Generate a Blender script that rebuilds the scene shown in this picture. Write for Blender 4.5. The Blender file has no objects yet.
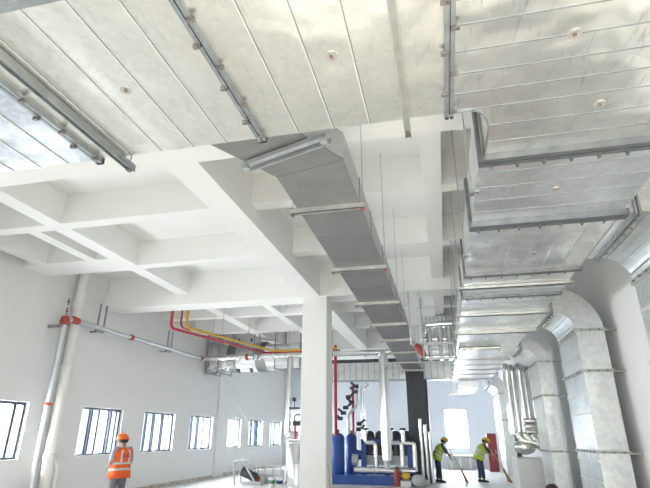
import bpy, bmesh, math, random
from mathutils import Vector, Matrix
random.seed(7)
sc = bpy.context.scene
COL = sc.collection
PI = math.pi

# ------------------------------------------------------------------ camera
H = 1.65
F, TH, AZ, RO = 485.6, .37453, .23002, .0041
cam = bpy.data.cameras.new('camera'); cam.sensor_width = 36; cam.lens = F * 36 / 650
cam.clip_start = .05; cam.clip_end = 500
co = bpy.data.objects.new('camera', cam); COL.objects.link(co); sc.camera = co
fw = Vector((-math.sin(AZ)*math.cos(TH), math.cos(AZ)*math.cos(TH), math.sin(TH)))
rt0 = Vector((math.cos(AZ), math.sin(AZ), 0)); up0 = rt0.cross(fw)
rt = rt0*math.cos(RO) + up0*math.sin(RO); up = up0*math.cos(RO) - rt0*math.sin(RO)
co.matrix_world = Matrix(((rt.x, up.x, -fw.x, 0), (rt.y, up.y, -fw.y, 0), (rt.z, up.z, -fw.z, H), (0, 0, 0, 1)))

# ------------------------------------------------------------------ light
w = bpy.data.worlds.new('sky'); sc.world = w; w.use_nodes = True
bg = w.node_tree.nodes['Background']; bg.inputs[0].default_value = (.80, .90, 1, 1); bg.inputs[1].default_value = 1.6
def area(name, loc, rot, sx, sy, power, col=(1, 1, 1)):
    l = bpy.data.lights.new(name, 'AREA'); l.shape = 'RECTANGLE'; l.size = sx; l.size_y = sy; l.energy = power; l.color = col
    o = bpy.data.objects.new(name, l); COL.objects.link(o); o.location = loc; o.rotation_euler = rot
    return o
# added fill light at an invented, unseen opening behind the camera
area('rear_opening_fill', (-.8, -7.2, 2.3), (math.radians(75), 0, 0), 6.4, 4.2, 90, (1, .97, .92))
# low sun through the same added opening: it lights the floor behind and under the viewer, which lights the ceiling
sl = bpy.data.lights.new('sun', 'SUN'); sl.energy = 15; sl.angle = math.radians(3); sl.color = (1, .93, .80)
so = bpy.data.objects.new('sun', sl); COL.objects.link(so); so.rotation_euler = (math.radians(70.5), 0, math.radians(-10))
# daylight through the strip of windows; the first three are unseen and added
for yc in (-1.7, 1.9, 5.5, 9.1, 12.75, 15.8, 18.9, 22.1, 24.9, 28.0):
    area('window_daylight', (-9.75, yc, 1.72), (math.radians(90), 0, math.radians(-90)), 1.7, 1.15, 60 if yc < 8 else 150, (1, .98, .95))
area('far_window_daylight', (.58, 29.9, 2.0), (math.radians(90), 0, math.radians(180)), 1.25, 2.0, 260, (.9, .95, 1))
sc.view_settings.view_transform = 'Standard'; sc.view_settings.look = 'None'
sc.view_settings.exposure = .78; sc.view_settings.gamma = 1; sc.view_settings.use_curve_mapping = False

# ------------------------------------------------------------------ materials
def mat(name, col, rough=.6, metal=0., var=.06, scale=6., bump=0., bscale=40., col2=None, spec=.5, stretch=None):
    m = bpy.data.materials.new(name); m.use_nodes = True
    nt = m.node_tree; b = nt.nodes['Principled BSDF']
    b.inputs['Roughness'].default_value = rough; b.inputs['Metallic'].default_value = metal
    b.inputs['Specular IOR Level'].default_value = spec
    tc = nt.nodes.new('ShaderNodeTexCoord'); mp = nt.nodes.new('ShaderNodeMapping')
    nt.links.new(tc.outputs['Object'], mp.inputs[0])
    if stretch: mp.inputs['Scale'].default_value = stretch
    n = nt.nodes.new('ShaderNodeTexNoise'); n.inputs['Scale'].default_value = scale; n.inputs['Detail'].default_value = 5
    nt.links.new(mp.outputs[0], n.inputs['Vector'])
    r = nt.nodes.new('ShaderNodeValToRGB'); r.color_ramp.elements[0].position = .3; r.color_ramp.elements[1].position = .7
    c2 = col2 or tuple(max(0, c*(1-var*2)) for c in col)
    r.color_ramp.elements[0].color = (*c2, 1); r.color_ramp.elements[1].color = (*col, 1)
    nt.links.new(n.outputs['Fac'], r.inputs[0]); nt.links.new(r.outputs[0], b.inputs['Base Color'])
    if bump:
        n2 = nt.nodes.new('ShaderNodeTexNoise'); n2.inputs['Scale'].default_value = bscale; n2.inputs['Detail'].default_value = 3
        nt.links.new(mp.outputs[0], n2.inputs['Vector'])
        bp = nt.nodes.new('ShaderNodeBump'); bp.inputs['Strength'].default_value = bump; bp.inputs['Distance'].default_value = .02
        nt.links.new(n2.outputs['Fac'], bp.inputs['Height']); nt.links.new(bp.outputs[0], b.inputs['Normal'])
    return m
def galv(name, col, col2, rough, rough2, vscale=28., bump=.12, bscale=2.2, metal=1., streak=.88):
    """galvanised sheet: zinc spangle cells, slow oil-canning of the sheet, patchy sheen"""
    m = bpy.data.materials.new(name); m.use_nodes = True
    nt = m.node_tree; b = nt.nodes['Principled BSDF']; b.inputs['Metallic'].default_value = metal
    tc = nt.nodes.new('ShaderNodeTexCoord')
    v = nt.nodes.new('ShaderNodeTexVoronoi'); v.inputs['Scale'].default_value = vscale
    nt.links.new(tc.outputs['Object'], v.inputs['Vector'])
    n = nt.nodes.new('ShaderNodeTexNoise'); n.inputs['Scale'].default_value = 2.3; n.inputs['Detail'].default_value = 6
    nt.links.new(tc.outputs['Object'], n.inputs['Vector'])
    sep = nt.nodes.new('ShaderNodeSeparateColor'); nt.links.new(v.outputs['Color'], sep.inputs[0])
    mx = nt.nodes.new('ShaderNodeMath'); mx.operation = 'MULTIPLY_ADD'
    nt.links.new(sep.outputs[0], mx.inputs[0]); mx.inputs[1].default_value = .35; nt.links.new(n.outputs['Fac'], mx.inputs[2])
    r = nt.nodes.new('ShaderNodeValToRGB'); r.color_ramp.elements[0].position = .35; r.color_ramp.elements[1].position = .95
    r.color_ramp.elements[0].color = (*col2, 1); r.color_ramp.elements[1].color = (*col, 1)
    nt.links.new(mx.outputs[0], r.inputs[0])
    mp = nt.nodes.new('ShaderNodeMapping'); mp.inputs['Scale'].default_value = (14, 2.2, 3); mp.inputs['Rotation'].default_value = (0, 0, .25)
    nt.links.new(tc.outputs['Object'], mp.inputs[0])
    n3 = nt.nodes.new('ShaderNodeTexNoise'); n3.inputs['Scale'].default_value = 1.6; n3.inputs['Detail'].default_value = 8; n3.inputs['Distortion'].default_value = 1.2
    nt.links.new(mp.outputs[0], n3.inputs['Vector'])
    r3 = nt.nodes.new('ShaderNodeValToRGB'); r3.color_ramp.elements[0].position = .60; r3.color_ramp.elements[1].position = .72
    r3.color_ramp.elements[0].color = (1, 1, 1, 1); r3.color_ramp.elements[1].color = (streak, streak, streak*1.03, 1)
    nt.links.new(n3.outputs['Fac'], r3.inputs[0])
    ml = nt.nodes.new('ShaderNodeMix'); ml.data_type = 'RGBA'; ml.blend_type = 'MULTIPLY'; ml.inputs[0].default_value = 1
    nt.links.new(r.outputs[0], ml.inputs[6]); nt.links.new(r3.outputs[0], ml.inputs[7]); nt.links.new(ml.outputs[2], b.inputs['Base Color'])
    mr = nt.nodes.new('ShaderNodeMapRange'); mr.inputs['To Min'].default_value = rough; mr.inputs['To Max'].default_value = rough2
    nt.links.new(mx.outputs[0], mr.inputs[0]); nt.links.new(mr.outputs[0], b.inputs['Roughness'])
    n2 = nt.nodes.new('ShaderNodeTexNoise'); n2.inputs['Scale'].default_value = bscale; n2.inputs['Detail'].default_value = 2
    nt.links.new(tc.outputs['Object'], n2.inputs['Vector'])
    bp = nt.nodes.new('ShaderNodeBump'); bp.inputs['Strength'].default_value = bump; bp.inputs['Distance'].default_value = .2
    nt.links.new(n2.outputs['Fac'], bp.inputs['Height']); nt.links.new(bp.outputs[0], b.inputs['Normal'])
    return m
def glass(name):
    m = bpy.data.materials.new(name); m.use_nodes = True; nt = m.node_tree
    nt.nodes.remove(nt.nodes['Principled BSDF'])
    t = nt.nodes.new('ShaderNodeBsdfTransparent'); t.inputs[0].default_value = (.95, .98, 1, 1)
    g = nt.nodes.new('ShaderNodeBsdfGlossy'); g.inputs['Roughness'].default_value = .03
    mx = nt.nodes.new('ShaderNodeMixShader')
    mx.inputs[0].default_value = .06
    nt.links.new(t.outputs[0], mx.inputs[1]); nt.links.new(g.outputs[0], mx.inputs[2])
    nt.links.new(mx.outputs[0], nt.nodes['Material Output'].inputs[0])
    return m
M = {
 'plaster': mat('white_plaster', (.77, .77, .76), .85, var=.015, scale=1.5, bump=.05, bscale=30),
 'ceil': mat('white_ceiling_paint', (.88, .88, .86), .85, var=.012, scale=1.2, bump=.04, bscale=24),
 'wallr': mat('white_wall_paint', (.91, .91, .90), .8, var=.012, scale=2),
 'farwall': mat('grey_blue_wall_paint', (.70, .74, .80), .8, var=.02, scale=2),
 'floor': mat('light_screed', (.72, .72, .71), .55, var=.08, scale=.8, bump=.06, bscale=9),
 'dirt': mat('broken_screed_edge', (.62, .58, .52), .9, var=.25, scale=5, bump=.5, bscale=30, col2=(.36, .33, .29)),
 'galv': galv('galvanised_sheet', (.95, .94, .88), (.82, .81, .76), .42, .32),
 'galvb': galv('bright_galvanised_sheet', (.94, .95, .94), (.78, .80, .81), .26, .34, vscale=16, bump=.14, bscale=2.2),
 'galvc': galv('mottled_galvanised_sheet', (.95, .94, .90), (.72, .73, .72), .34, .28, vscale=7, bump=.2, bscale=2.0, streak=.74),
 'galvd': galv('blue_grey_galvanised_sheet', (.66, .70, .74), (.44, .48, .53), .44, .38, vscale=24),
 'galvs': galv('vertical_duct_sheet', (.80, .82, .81), (.62, .65, .65), .42, .36, vscale=14, bump=.1, bscale=3),
 'seam': mat('pale_lap_seam', (.84, .83, .78), .55, .6, var=.05, scale=9),
 'pin': mat('dull_brass_pin', (.32, .20, .13), .5, .5, var=.1, scale=9),
 'flange': mat('flange_steel', (.40, .43, .45), .45, .9, var=.12, scale=9),
 'flangedark': mat('dull_flange_steel', (.22, .24, .255), .5, .85, var=.15, scale=9),
 'channel': mat('strut_channel_steel', (.38, .41, .43), .42, .9, var=.12, scale=7),
 'pale': mat('pale_zinc_channel', (.56, .57, .55), .5, .85, var=.1, scale=8),
 'clamp': mat('clamp_steel', (.46, .46, .45), .35, .9, var=.2, scale=30),
 'bolt': mat('bolt_steel', (.30, .28, .27), .45, .8, var=.2, scale=30),
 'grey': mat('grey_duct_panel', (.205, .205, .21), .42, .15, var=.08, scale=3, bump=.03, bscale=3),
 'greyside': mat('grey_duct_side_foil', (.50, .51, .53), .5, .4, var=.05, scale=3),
 'rod': mat('threaded_rod_steel', (.64, .65, .65), .4, .85, var=.1, scale=20),
 'alu': mat('aluminium_cladding', (.84, .85, .85), .22, 1., var=.06, scale=4, bump=.05, bscale=6),
 'foil': mat('crumpled_foil', (.82, .82, .80), .25, 1., var=.1, scale=5, bump=1., bscale=14),
 'pipe': mat('galvanised_pipe', (.66, .69, .71), .38, .85, var=.08, scale=6),
 'whitepipe': mat('white_pvc_pipe', (.80, .79, .76), .4, var=.04, scale=3),
 'red': mat('red_pipe_paint', (.48, .03, .05), .4, var=.1, scale=5),
 'redc': mat('red_coupling_paint', (.45, .08, .05), .5, var=.12, scale=12),
 'yellow': mat('yellow_pipe_paint', (.62, .36, .02), .4, var=.1, scale=5),
 'blue': mat('blue_machine_paint', (.035, .11, .42), .4, var=.12, scale=4),
 'dark': mat('dark_machine_paint', (.06, .065, .075), .45, .2, var=.2, scale=8),
 'mgrey': mat('light_grey_machine_paint', (.55, .57, .58), .45, .1, var=.06, scale=5),
 'dgrey': mat('dark_grey_duct_sheet', (.06, .068, .08), .45, .2, var=.15, scale=3, stretch=(1, 1, .2)),
 'frame': mat('slate_window_frame', (.045, .06, .10), .4, .2, var=.1, scale=8),
 'glass': glass('window_glass'),
 'tape': mat('blue_protective_film', (.10, .36, .75), .3, var=.1, scale=4),
 'orange': mat('orange_vest_cloth', (.88, .13, .02), .75, var=.08, scale=9, bump=.15, bscale=20),
 'helmet': mat('orange_helmet_plastic', (.90, .16, .02), .3, var=.04, scale=5),
 'reflect': mat('silver_reflective_tape', (.62, .64, .62), .4, .2, var=.05, scale=20),
 'shirt': mat('pale_lilac_shirt_cloth', (.42, .42, .52), .8, var=.08, scale=10, bump=.2, bscale=18),
 'trouser': mat('grey_trouser_cloth', (.20, .19, .22), .85, var=.12, scale=8, bump=.2, bscale=15),
 'skin': mat('skin', (.42, .24, .16), .5, var=.06, scale=9),
 'hair': mat('dark_hair', (.03, .022, .018), .6, var=.2, scale=30, bump=.3, bscale=60),
 'shoe': mat('dark_shoe_leather', (.04, .035, .03), .5, var=.1, scale=9),
 'lime': mat('lime_vest_cloth', (.55, .70, .06), .75, var=.08, scale=9),
 'navy': mat('navy_cloth', (.05, .07, .13), .85, var=.1, scale=9),
 'straw': mat('broom_straw', (.42, .26, .10), .85, var=.2, scale=20, stretch=(1, 1, .1)),
 'wood': mat('pale_wood', (.55, .38, .18), .6, var=.12, scale=5, stretch=(1, 1, .1)),
 'white': mat('white_plastic', (.78, .78, .76), .45, var=.03, scale=5),
 'green': mat('green_print', (.08, .36, .16), .5, var=.1, scale=8),
 'cable': mat('pale_cable_rubber', (.62, .62, .60), .6, var=.05, scale=5),
 'rust': mat('dark_red_panel_paint', (.30, .05, .05), .5, var=.1, scale=4),
 'yellowbag': mat('yellow_bag', (.75, .48, .04), .6, var=.1, scale=9),
}

# ------------------------------------------------------------------ mesh helpers
class MB:
    def __init__(s): s.v = []; s.f = []; s.sm = []
    def add(s, vs, fs, smooth=False):
        o = len(s.v); s.v += [tuple(p) for p in vs]
        for f in fs: s.f.append(tuple(i+o for i in f)); s.sm.append(smooth)
        return s
    def box(s, x0, x1, y0, y1, z0, z1):
        vs = [(x, y, z) for z in (z0, z1) for y in (y0, y1) for x in (x0, x1)]
        return s.add(vs, [(0,2,3,1), (4,5,7,6), (0,1,5,4), (2,6,7,3), (0,4,6,2), (1,3,7,5)])
    def prism(s, pts, d):
        """closed polygon pts (3D) swept by vector d"""
        n = len(pts); d = Vector(d); a = [Vector(p) for p in pts]
        vs = a + [p+d for p in a]
        return s.add(vs, [tuple(range(n))[::-1], tuple(range(n, 2*n))] + [(i, (i+1) % n, n+(i+1) % n, n+i) for i in range(n)])
    def bar(s, a, b, w, h, upv=(0, 0, 1)):
        a = Vector(a); b = Vector(b); d = (b-a).normalized(); u = Vector(upv)
        if abs(d.dot(u)) > .99: u = Vector((1, 0, 0))
        r = d.cross(u).normalized()*w/2; q = r.cross(d).normalized()*h/2
        return s.prism([a-r-q, a+r-q, a+r+q, a-r+q], b-a)
    def tube(s, path, r, n=12, caps=True):
        P = [Vector(p) for p in path]; rr = r if isinstance(r, (list, tuple)) else [r]*len(P)
        vs = []; fs = []; prev = None
        for i, p in enumerate(P):
            t = ((P[i]-P[i-1]).normalized() if i else Vector()) + ((P[i+1]-P[i]).normalized() if i < len(P)-1 else Vector())
            if t.length < 1e-6: t = Vector((0, 0, 1))
            t.normalize()
            if prev is None:
                u = Vector((0, 0, 1)) if abs(t.z) < .9 else Vector((1, 0, 0))
                prev = (u - t*u.dot(t)).normalized()
            else:
                prev = (prev - t*prev.dot(t)).normalized()
            q = t.cross(prev)
            k = 1.
            if 0 < i < len(P)-1:
                c = (P[i]-P[i-1]).normalized().dot((P[i+1]-P[i]).normalized()); k = 1/max(.6, math.sqrt(max(.01, (1+c)/2)))
            for j in range(n):
                a = 2*PI*j/n; vs.append(p + (prev*math.cos(a) + q*math.sin(a))*rr[i]*(k if k < 1.2 else 1))
        for i in range(len(P)-1):
            for j in range(n): fs.append((i*n+j, i*n+(j+1) % n, (i+1)*n+(j+1) % n, (i+1)*n+j))
        s.add(vs, fs, True)
        if caps:
            L = len(P)-1
            s.add(vs[:n], [tuple(range(n))[::-1]]); s.add(vs[L*n:], [tuple(range(n))])
        return s
    def ell(s, c, r, nu=14, nv=9, z0=-1., z1=1.):
        c = Vector(c); vs = []; fs = []
        for i in range(nv+1):
            z = z0 + (z1-z0)*i/nv; a0 = math.asin(max(-1, min(1, z0))); a1 = math.asin(max(-1, min(1, z1)))
            a = a0 + (a1-a0)*i/nv
            for j in range(nu):
                t = 2*PI*j/nu; vs.append(c + Vector((r[0]*math.cos(a)*math.cos(t), r[1]*math.cos(a)*math.sin(t), r[2]*math.sin(a))))
        for i in range(nv):
            for j in range(nu): fs.append((i*nu+j, i*nu+(j+1) % nu, (i+1)*nu+(j+1) % nu, (i+1)*nu+j))
        s.add(vs, fs, True); s.add(vs[:nu], [tuple(range(nu))[::-1]]); s.add(vs[-nu:], [tuple(range(nu))])
        return s
    def loft(s, rings, caps=True, smooth=True):
        n = len(rings[0]); vs = [p for r in rings for p in r]; fs = []
        for i in range(len(rings)-1):
            for j in range(n): fs.append((i*n+j, i*n+(j+1) % n, (i+1)*n+(j+1) % n, (i+1)*n+j))
        s.add(vs, fs, smooth)
        if caps: s.add(rings[0], [tuple(range(n))[::-1]]); s.add(rings[-1], [tuple(range(n))])
        return s
    def xf(s, m):
        s.v = [tuple(m @ Vector(p)) for p in s.v]; return s
    def build(s, name, m, parent=None, bevel=0.):
        off = rootloc(parent)
        me = bpy.data.meshes.new(name); me.from_pydata([tuple(Vector(p)-off) for p in s.v], [], s.f)
        me.polygons.foreach_set('use_smooth', s.sm); me.update()
        bm = bmesh.new(); bm.from_mesh(me); bmesh.ops.recalc_face_normals(bm, faces=bm.faces); bm.to_mesh(me); bm.free()
        me.materials.append(M[m]); o = bpy.data.objects.new(name, me); COL.objects.link(o)
        if parent: o.parent = parent
        if bevel:
            b = o.modifiers.new('bevel', 'BEVEL'); b.width = bevel; b.segments = 2; b.limit_method = 'ANGLE'
        return o
def rootloc(p):
    v = Vector((0, 0, 0))
    while p is not None: v += p.location; p = p.parent
    return v
def thing(name, label, cat, loc=(0, 0, 0), group=None):
    o = bpy.data.objects.new(name, None); COL.objects.link(o); o.location = loc; o.empty_display_size = .1
    o['label'] = label; o['category'] = cat
    if group: o['group'] = group
    return o
def tag(o, label, cat, group=None):
    o['label'] = label; o['category'] = cat
    if group: o['group'] = group
    return o
def struct(o, label=None, cat=None):
    o['kind'] = 'structure'
    if label: o['label'] = label
    if cat: o['category'] = cat
    return o
def part(m, name, mt, parent, label=None, bevel=0.):
    o = m.build(name, mt, parent, bevel)
    if label: o['label'] = label
    return o
def arc(c, r, a0, a1, n, plane='xz'):
    out = []
    for i in range(n+1):
        a = math.radians(a0 + (a1-a0)*i/n); u, v = math.cos(a)*r, math.sin(a)*r
        out.append((c[0]+u, c[1], c[2]+v) if plane == 'xz' else (c[0]+u, c[1]+v, c[2]) if plane == 'xy' else (c[0], c[1]+u, c[2]+v))
    return out
def bend(pts, r, n=6):
    """polyline with rounded corners"""
    P = [Vector(p) for p in pts]; out = [P[0]]
    for i in range(1, len(P)-1):
        a = (P[i-1]-P[i]).normalized(); b = (P[i+1]-P[i]).normalized()
        rr = min(r, (P[i-1]-P[i]).length*.49, (P[i+1]-P[i]).length*.49)
        p0 = P[i]+a*rr; p2 = P[i]+b*rr
        for k in range(n+1):
            t = k/n; out.append(p0*(1-t)**2 + P[i]*2*t*(1-t) + p2*t*t)
    out.append(P[-1]); return out

# ------------------------------------------------------------------ the setting
XL, XR, YF, YN = -9.4, 3.12, 29.5, -7.4
ZS, ZM, ZB = 5.93, 5.03, 5.33      # slab, main beam soffit, secondary soffit
struct(MB().box(-10.6, 3.6, -14, 30, -.3, 0).build('floor', 'floor'), 'pale grey screed floor of the hall', 'floor')
WIN = [(-2.6, -.8), (1.0, 2.8), (4.6, 6.4), (8.2, 10.02), (11.86, 13.66), (14.8, 16.75), (17.9, 19.85), (21.4, 22.95), (23.95, 25.9), (27.05, 29.0)]  # first three are unseen, added to light the right wall
WZ0, WZ1 = 1.1, 2.33
wl = MB(); y = YN
for a, b in WIN:
    wl.box(XL-.25, XL, y, a, 0, ZS); wl.box(XL-.25, XL, a, b, 0, WZ0); wl.box(XL-.25, XL, a, b, WZ1, ZS); y = b
wl.box(XL-.25, XL, y, YF+.3, 0, ZS)
WL = struct(wl.build('wall_left', 'plaster'), 'white plastered wall with a row of square windows', 'wall')
for y0, y1 in ((11.12, 11.8), (20.2, 21.15)):
    part(MB().box(XL, XL+.05, y0, y1, 0, ZM), 'pilaster', 'plaster', WL)
bs = MB()
yy = -2.
while yy < 29.4:                                       # rough broken screed along the foot of the wall
    l = random.uniform(.3, .8)
    bs.prism([(XL, yy, 0), (XL+random.uniform(.03, .12), yy, 0), (XL+.02, yy, random.uniform(.06, .14)), (XL, yy, .12)], (0, l, 0)); yy += l*.95
struct(bs.build('baseboard_left', 'dirt'), 'rough crumbling mortar edge along the foot of the window wall', 'skirting')
struct(MB().box(XR, XR+.25, YN, YF+.3, 0, ZS).build('wall_right', 'wallr'), 'smooth white wall behind the vertical ducts', 'wall')
wf = MB(); FX0, FX1, FZ0, FZ1 = -.1, 1.24, .92, 3.06
wf.box(XL-.25, FX0, YF, YF+.25, 0, ZS).box(FX1, XR, YF, YF+.25, 0, ZS).box(FX0, FX1, YF, YF+.25, 0, FZ0).box(FX0, FX1, YF, YF+.25, FZ1, ZS)
struct(wf.build('wall_far', 'farwall'), 'grey blue end wall with one tall bright window', 'wall')
wn = MB(); wn.box(XL-.25, -4.1, YN-.25, YN, 0, ZS).box(2.5, XR+.25, YN-.25, YN, 0, ZS).box(-4.1, 2.5, YN-.25, YN, 4.5, ZS)  # unseen wall; its wide opening is invented to let light in
struct(wn.build('wall_near', 'plaster'), 'unseen white wall behind the viewer with a wide opening added to let in light', 'wall')

CE = struct(MB().box(-10.5, XR+.25, YN-.25, YF+.25, ZS, ZS+.2).build('ceiling', 'ceil'), 'white concrete slab on a grid of white beams', 'ceiling')
def beam(x0, x1, y0, y1, z): struct(MB().box(x0, x1, y0, y1, z, ZS-.001).build('ceiling_beam', 'ceil'), 'white concrete ceiling beam', 'beam')['group'] = 'ceiling beams'
MAINY = [(-4.0, -3.35), (4.45, 5.1), (12.0, 12.65), (20.5, 21.15)]
SECY = [(-1.5, -1.22), (1.2, 1.48), (7.02, 7.28), (9.47, 9.75), (14.9, 15.18), (17.5, 17.78), (23.6, 23.9), (26.4, 26.7)]
for a, b in MAINY: beam(XL, XR, a, b, ZM)
beam(-3.42, -2.94, YN, YF, ZM-.002)
for a, b in SECY:
    for x0, x1 in ((XL if not 9 < a < 10 else -7.1, -3.42), (-2.94, XR)): beam(x0, x1, a, b, ZB)
edges = [YN] + [v for p in MAINY for v in p] + [YF]
for i in range(0, len(edges), 2):
    beam(-7.1, -6.75, edges[i], edges[i+1], ZB-.002); beam(-.05, .24, edges[i], edges[i+1], ZB-.002)
beam(-7.72, -7.45, 7.28, 8.95, ZB+.004); beam(-9.05, -8.75, 7.28, 8.95, ZB+.004); beam(XL, -7.1, 8.95, 9.78, ZB+.002)
beam(-5.2, -4.95, 12.65, 20.5, ZB+.004)
def ceil_z(x, y):
    if any(a-.03 < y < b+.03 for a, b in MAINY) or -3.45 < x < -2.91: return ZM-.004
    if any(a-.03 < y < b+.03 for a, b in SECY) or -7.13 < x < -6.72 or -.08 < x < .27: return ZB-.006
    return ZS-.004
# column
CO = MB().box(-3.41, -2.76, 12.02, 12.66, 0, ZM+.03).build('column', 'ceil', bevel=.02)
struct(CO, 'square white concrete column in the middle of the hall', 'column')

# windows in the left wall
BARS = [(.5,), (.5,), (.5,), (.84,), (.24, .30, .46, .70, .77, .90), (.16, .34, .40, .62, .68, .86), (.18, .38, .45, .66, .84), (.84,), (.26, .32, .52, .78), (.30, .52, .60, .82)]
for i, (a, b) in enumerate(WIN):
    x = XL-.13
    W = MB().box(x-.04, x+.04, a, b, WZ0, WZ0+.06).box(x-.04, x+.04, a, b, WZ1-.06, WZ1)
    W.box(x-.04, x+.04, a, a+.06, WZ0+.06, WZ1-.06).box(x-.04, x+.04, b-.06, b, WZ0+.06, WZ1-.06)
    o = struct(W.build('window_%d' % (i+1), 'frame'), ['unseen window added for light, nearest the rear opening', 'unseen window added for light, left of the viewer', 'unseen window added for light, just outside the left picture edge', 'bright window left of the tall white drain pipe, nearest of the row', 'wide window with dark mullions just behind the worker in orange', 'window with dark mullions, first one to the right of the worker', 'window second to the right of the worker, left of the slim pilaster', 'clear window right of the slim pilaster', 'window with blue film on one pane', 'farthest window of the row beside the white riser pipe'][i], 'window')
    ys = [a+.06] + [a + (b-a)*t for t in BARS[i]] + [b-.06]
    for t in ys[1:-1]: part(MB().box(x-.03, x+.03, t-.036, t+.036, WZ0+.06, WZ1-.06), 'mullion', 'frame', o)
    for k in range(len(ys)-1):
        g0 = ys[k] + (.036 if k else 0); g1 = ys[k+1] - (.036 if k < len(ys)-2 else 0)
        if g1-g0 > .03: part(MB().box(x-.006, x+.006, g0, g1, WZ0+.06, WZ1-.06), 'pane', 'tape' if (i == 8 and k == 3) else 'glass', o)
    part(MB().box(XL-.09, XL+.0, a, b, WZ0-.004, WZ0+.012), 'window_sill', 'plaster', o)
x = YF+.1
W = MB().box(FX0, FX1, x-.04, x+.04, FZ0, FZ0+.07).box(FX0, FX1, x-.04, x+.04, FZ1-.07, FZ1).box(FX0, FX0+.07, x-.04, x+.04, FZ0, FZ1).box(FX1-.07, FX1, x-.04, x+.04, FZ0, FZ1)
o = struct(W.build('window_11', 'mgrey'), 'tall bright window in the far end wall', 'window')
part(MB().box(FX0+.88, FX0+.93, x-.03, x+.03, FZ0+.07, FZ1-.07), 'mullion', 'mgrey', o)
part(MB().box(FX0+.07, FX0+.88, x-.005, x+.005, FZ0+.07, FZ1-.07), 'pane', 'glass', o)
part(MB().box(FX0+.93, FX1-.07, x-.005, x+.005, FZ0+.07, FZ1-.07), 'pane', 'glass', o)

# ------------------------------------------------------------------ ducts
Z0, Z1 = 3.8, 4.3
def clampon(parent, p, ax, down=True):
    """a small screw clamp gripping a duct flange; ax = direction of the flange"""
    x, y, z = p; m = MB()
    d = (.011, .024) if ax == 'y' else (.024, .011)
    m.box(x-d[1], x+d[1], y-d[0], y+d[0], z-.018, z+.012)
    m.tube([(x+(.018 if ax == 'y' else 0), y+(0 if ax == 'y' else .018), z-.026), (x+(.018 if ax == 'y' else 0), y+(0 if ax == 'y' else .018), z+.012)], .006, 6)
    part(m, 'clamp', 'bolt', parent)
def disc(parent, x, y, z):
    d = part(MB().tube([(x, y, z-.006), (x, y, z+.001)], .038, 18), 'pin_washer', 'pale', parent)
    part(MB().tube([(x, y, z-.014), (x, y, z-.005)], .013, 8), 'pin', 'pin', d)

# --- the wide cross duct overhead: seams along y, bolted flanges along y
PY0, PY1 = 1.55, 3.02
T = thing('cross_duct', 'wide pale galvanised duct crossing overhead, with lengthwise seams and clamped flanges', 'duct', (-2, 2.3, Z0))
part(MB().box(-6.5, .2, PY0, PY1, Z0+.006, Z1), 'duct_shell', 'galv', T)
fl = [-6.95, -5.52, -4.09, -2.66, -1.21, .2]
for i in range(len(fl)-1):
    a, b = max(fl[i], -6.5)+.02, fl[i+1]-.02
    n = max(2, round((b-a)/.262)); st = (b-a)/n
    for k in range(n):
        p = a+k*st
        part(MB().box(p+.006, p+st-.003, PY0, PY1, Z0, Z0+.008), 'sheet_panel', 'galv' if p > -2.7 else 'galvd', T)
        part(MB().box(p+st-.009, p+st-.002, PY0, PY1, Z0-.005, Z0), 'seam', 'seam', T)
        part(MB().box(p+st-.002, p+st+.006, PY0, PY1, Z0-.001, Z0+.003), 'seam_shade', 'channel', T)  # dark strip painting the thin shadow beside each pale seam
for x in fl[2:]:
    f_ = part(MB().box(x-.03, x-.004, PY0, PY1+.02, Z0-.035, Z0).box(x+.004, x+.03, PY0, PY1+.02, Z0-.035, Z0)
              .box(x-.03, x-.004, PY1, PY1+.03, Z0-.035, Z1).box(x+.004, x+.03, PY1, PY1+.03, Z0-.035, Z1), 'flange', 'flange', T)
    for k in range(8): clampon(f_, (x+(.028 if k % 2 else -.028), PY0+.06+k*.19, Z0-.035), 'y')
for x, y in ((-1.91, 2.28), (-.50, 2.28)): disc(T, x, y, Z0)
part(MB().box(-6.5, .2, PY0-.05, PY0, Z0-.02, Z0+.03), 'edge_angle', 'flange', T)

# hangers under the cross duct: strut channel with its two rods
def hanger(x, m_, label, y0=PY0-.15, y1=PY1+.14, w_=.05):
    t = thing('duct_hanger', label, 'hanger', (x, y1, Z0-.06), 'channels under the cross duct')
    c = MB(); z = Z0-.055
    c.box(x-w_/2, x+w_/2, y0, y1, z, z+.045).box(x-w_/2, x-w_/2+.008, y0, y1, z-.02, z).box(x+w_/2-.008, x+w_/2, y0, y1, z-.02, z)
    part(c, 'channel', m_, t)
    part(MB().tube([(x, y1-.045, z-.03), (x, y1-.045, ceil_z(x, y1-.045))], .006, 8), 'rod', 'rod', t)
    part(MB().box(x-.02, x+.02, y1-.065, y1-.025, z-.03, z-.005), 'nut', 'bolt', t)
hanger(-2.43, 'channel', 'dark steel channel hanging under the left of the cross duct')
hanger(-.10, 'pale', 'pale zinc channel hanging under the cross duct near the grey duct', w_=.045)

# --- the trunk duct that runs down the hall on the right
T = thing('trunk_duct', 'large galvanised trunk duct running away down the right of the hall', 'duct', (1.2, 8, Z0))
TX0, TX1 = .45, 1.95
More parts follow.
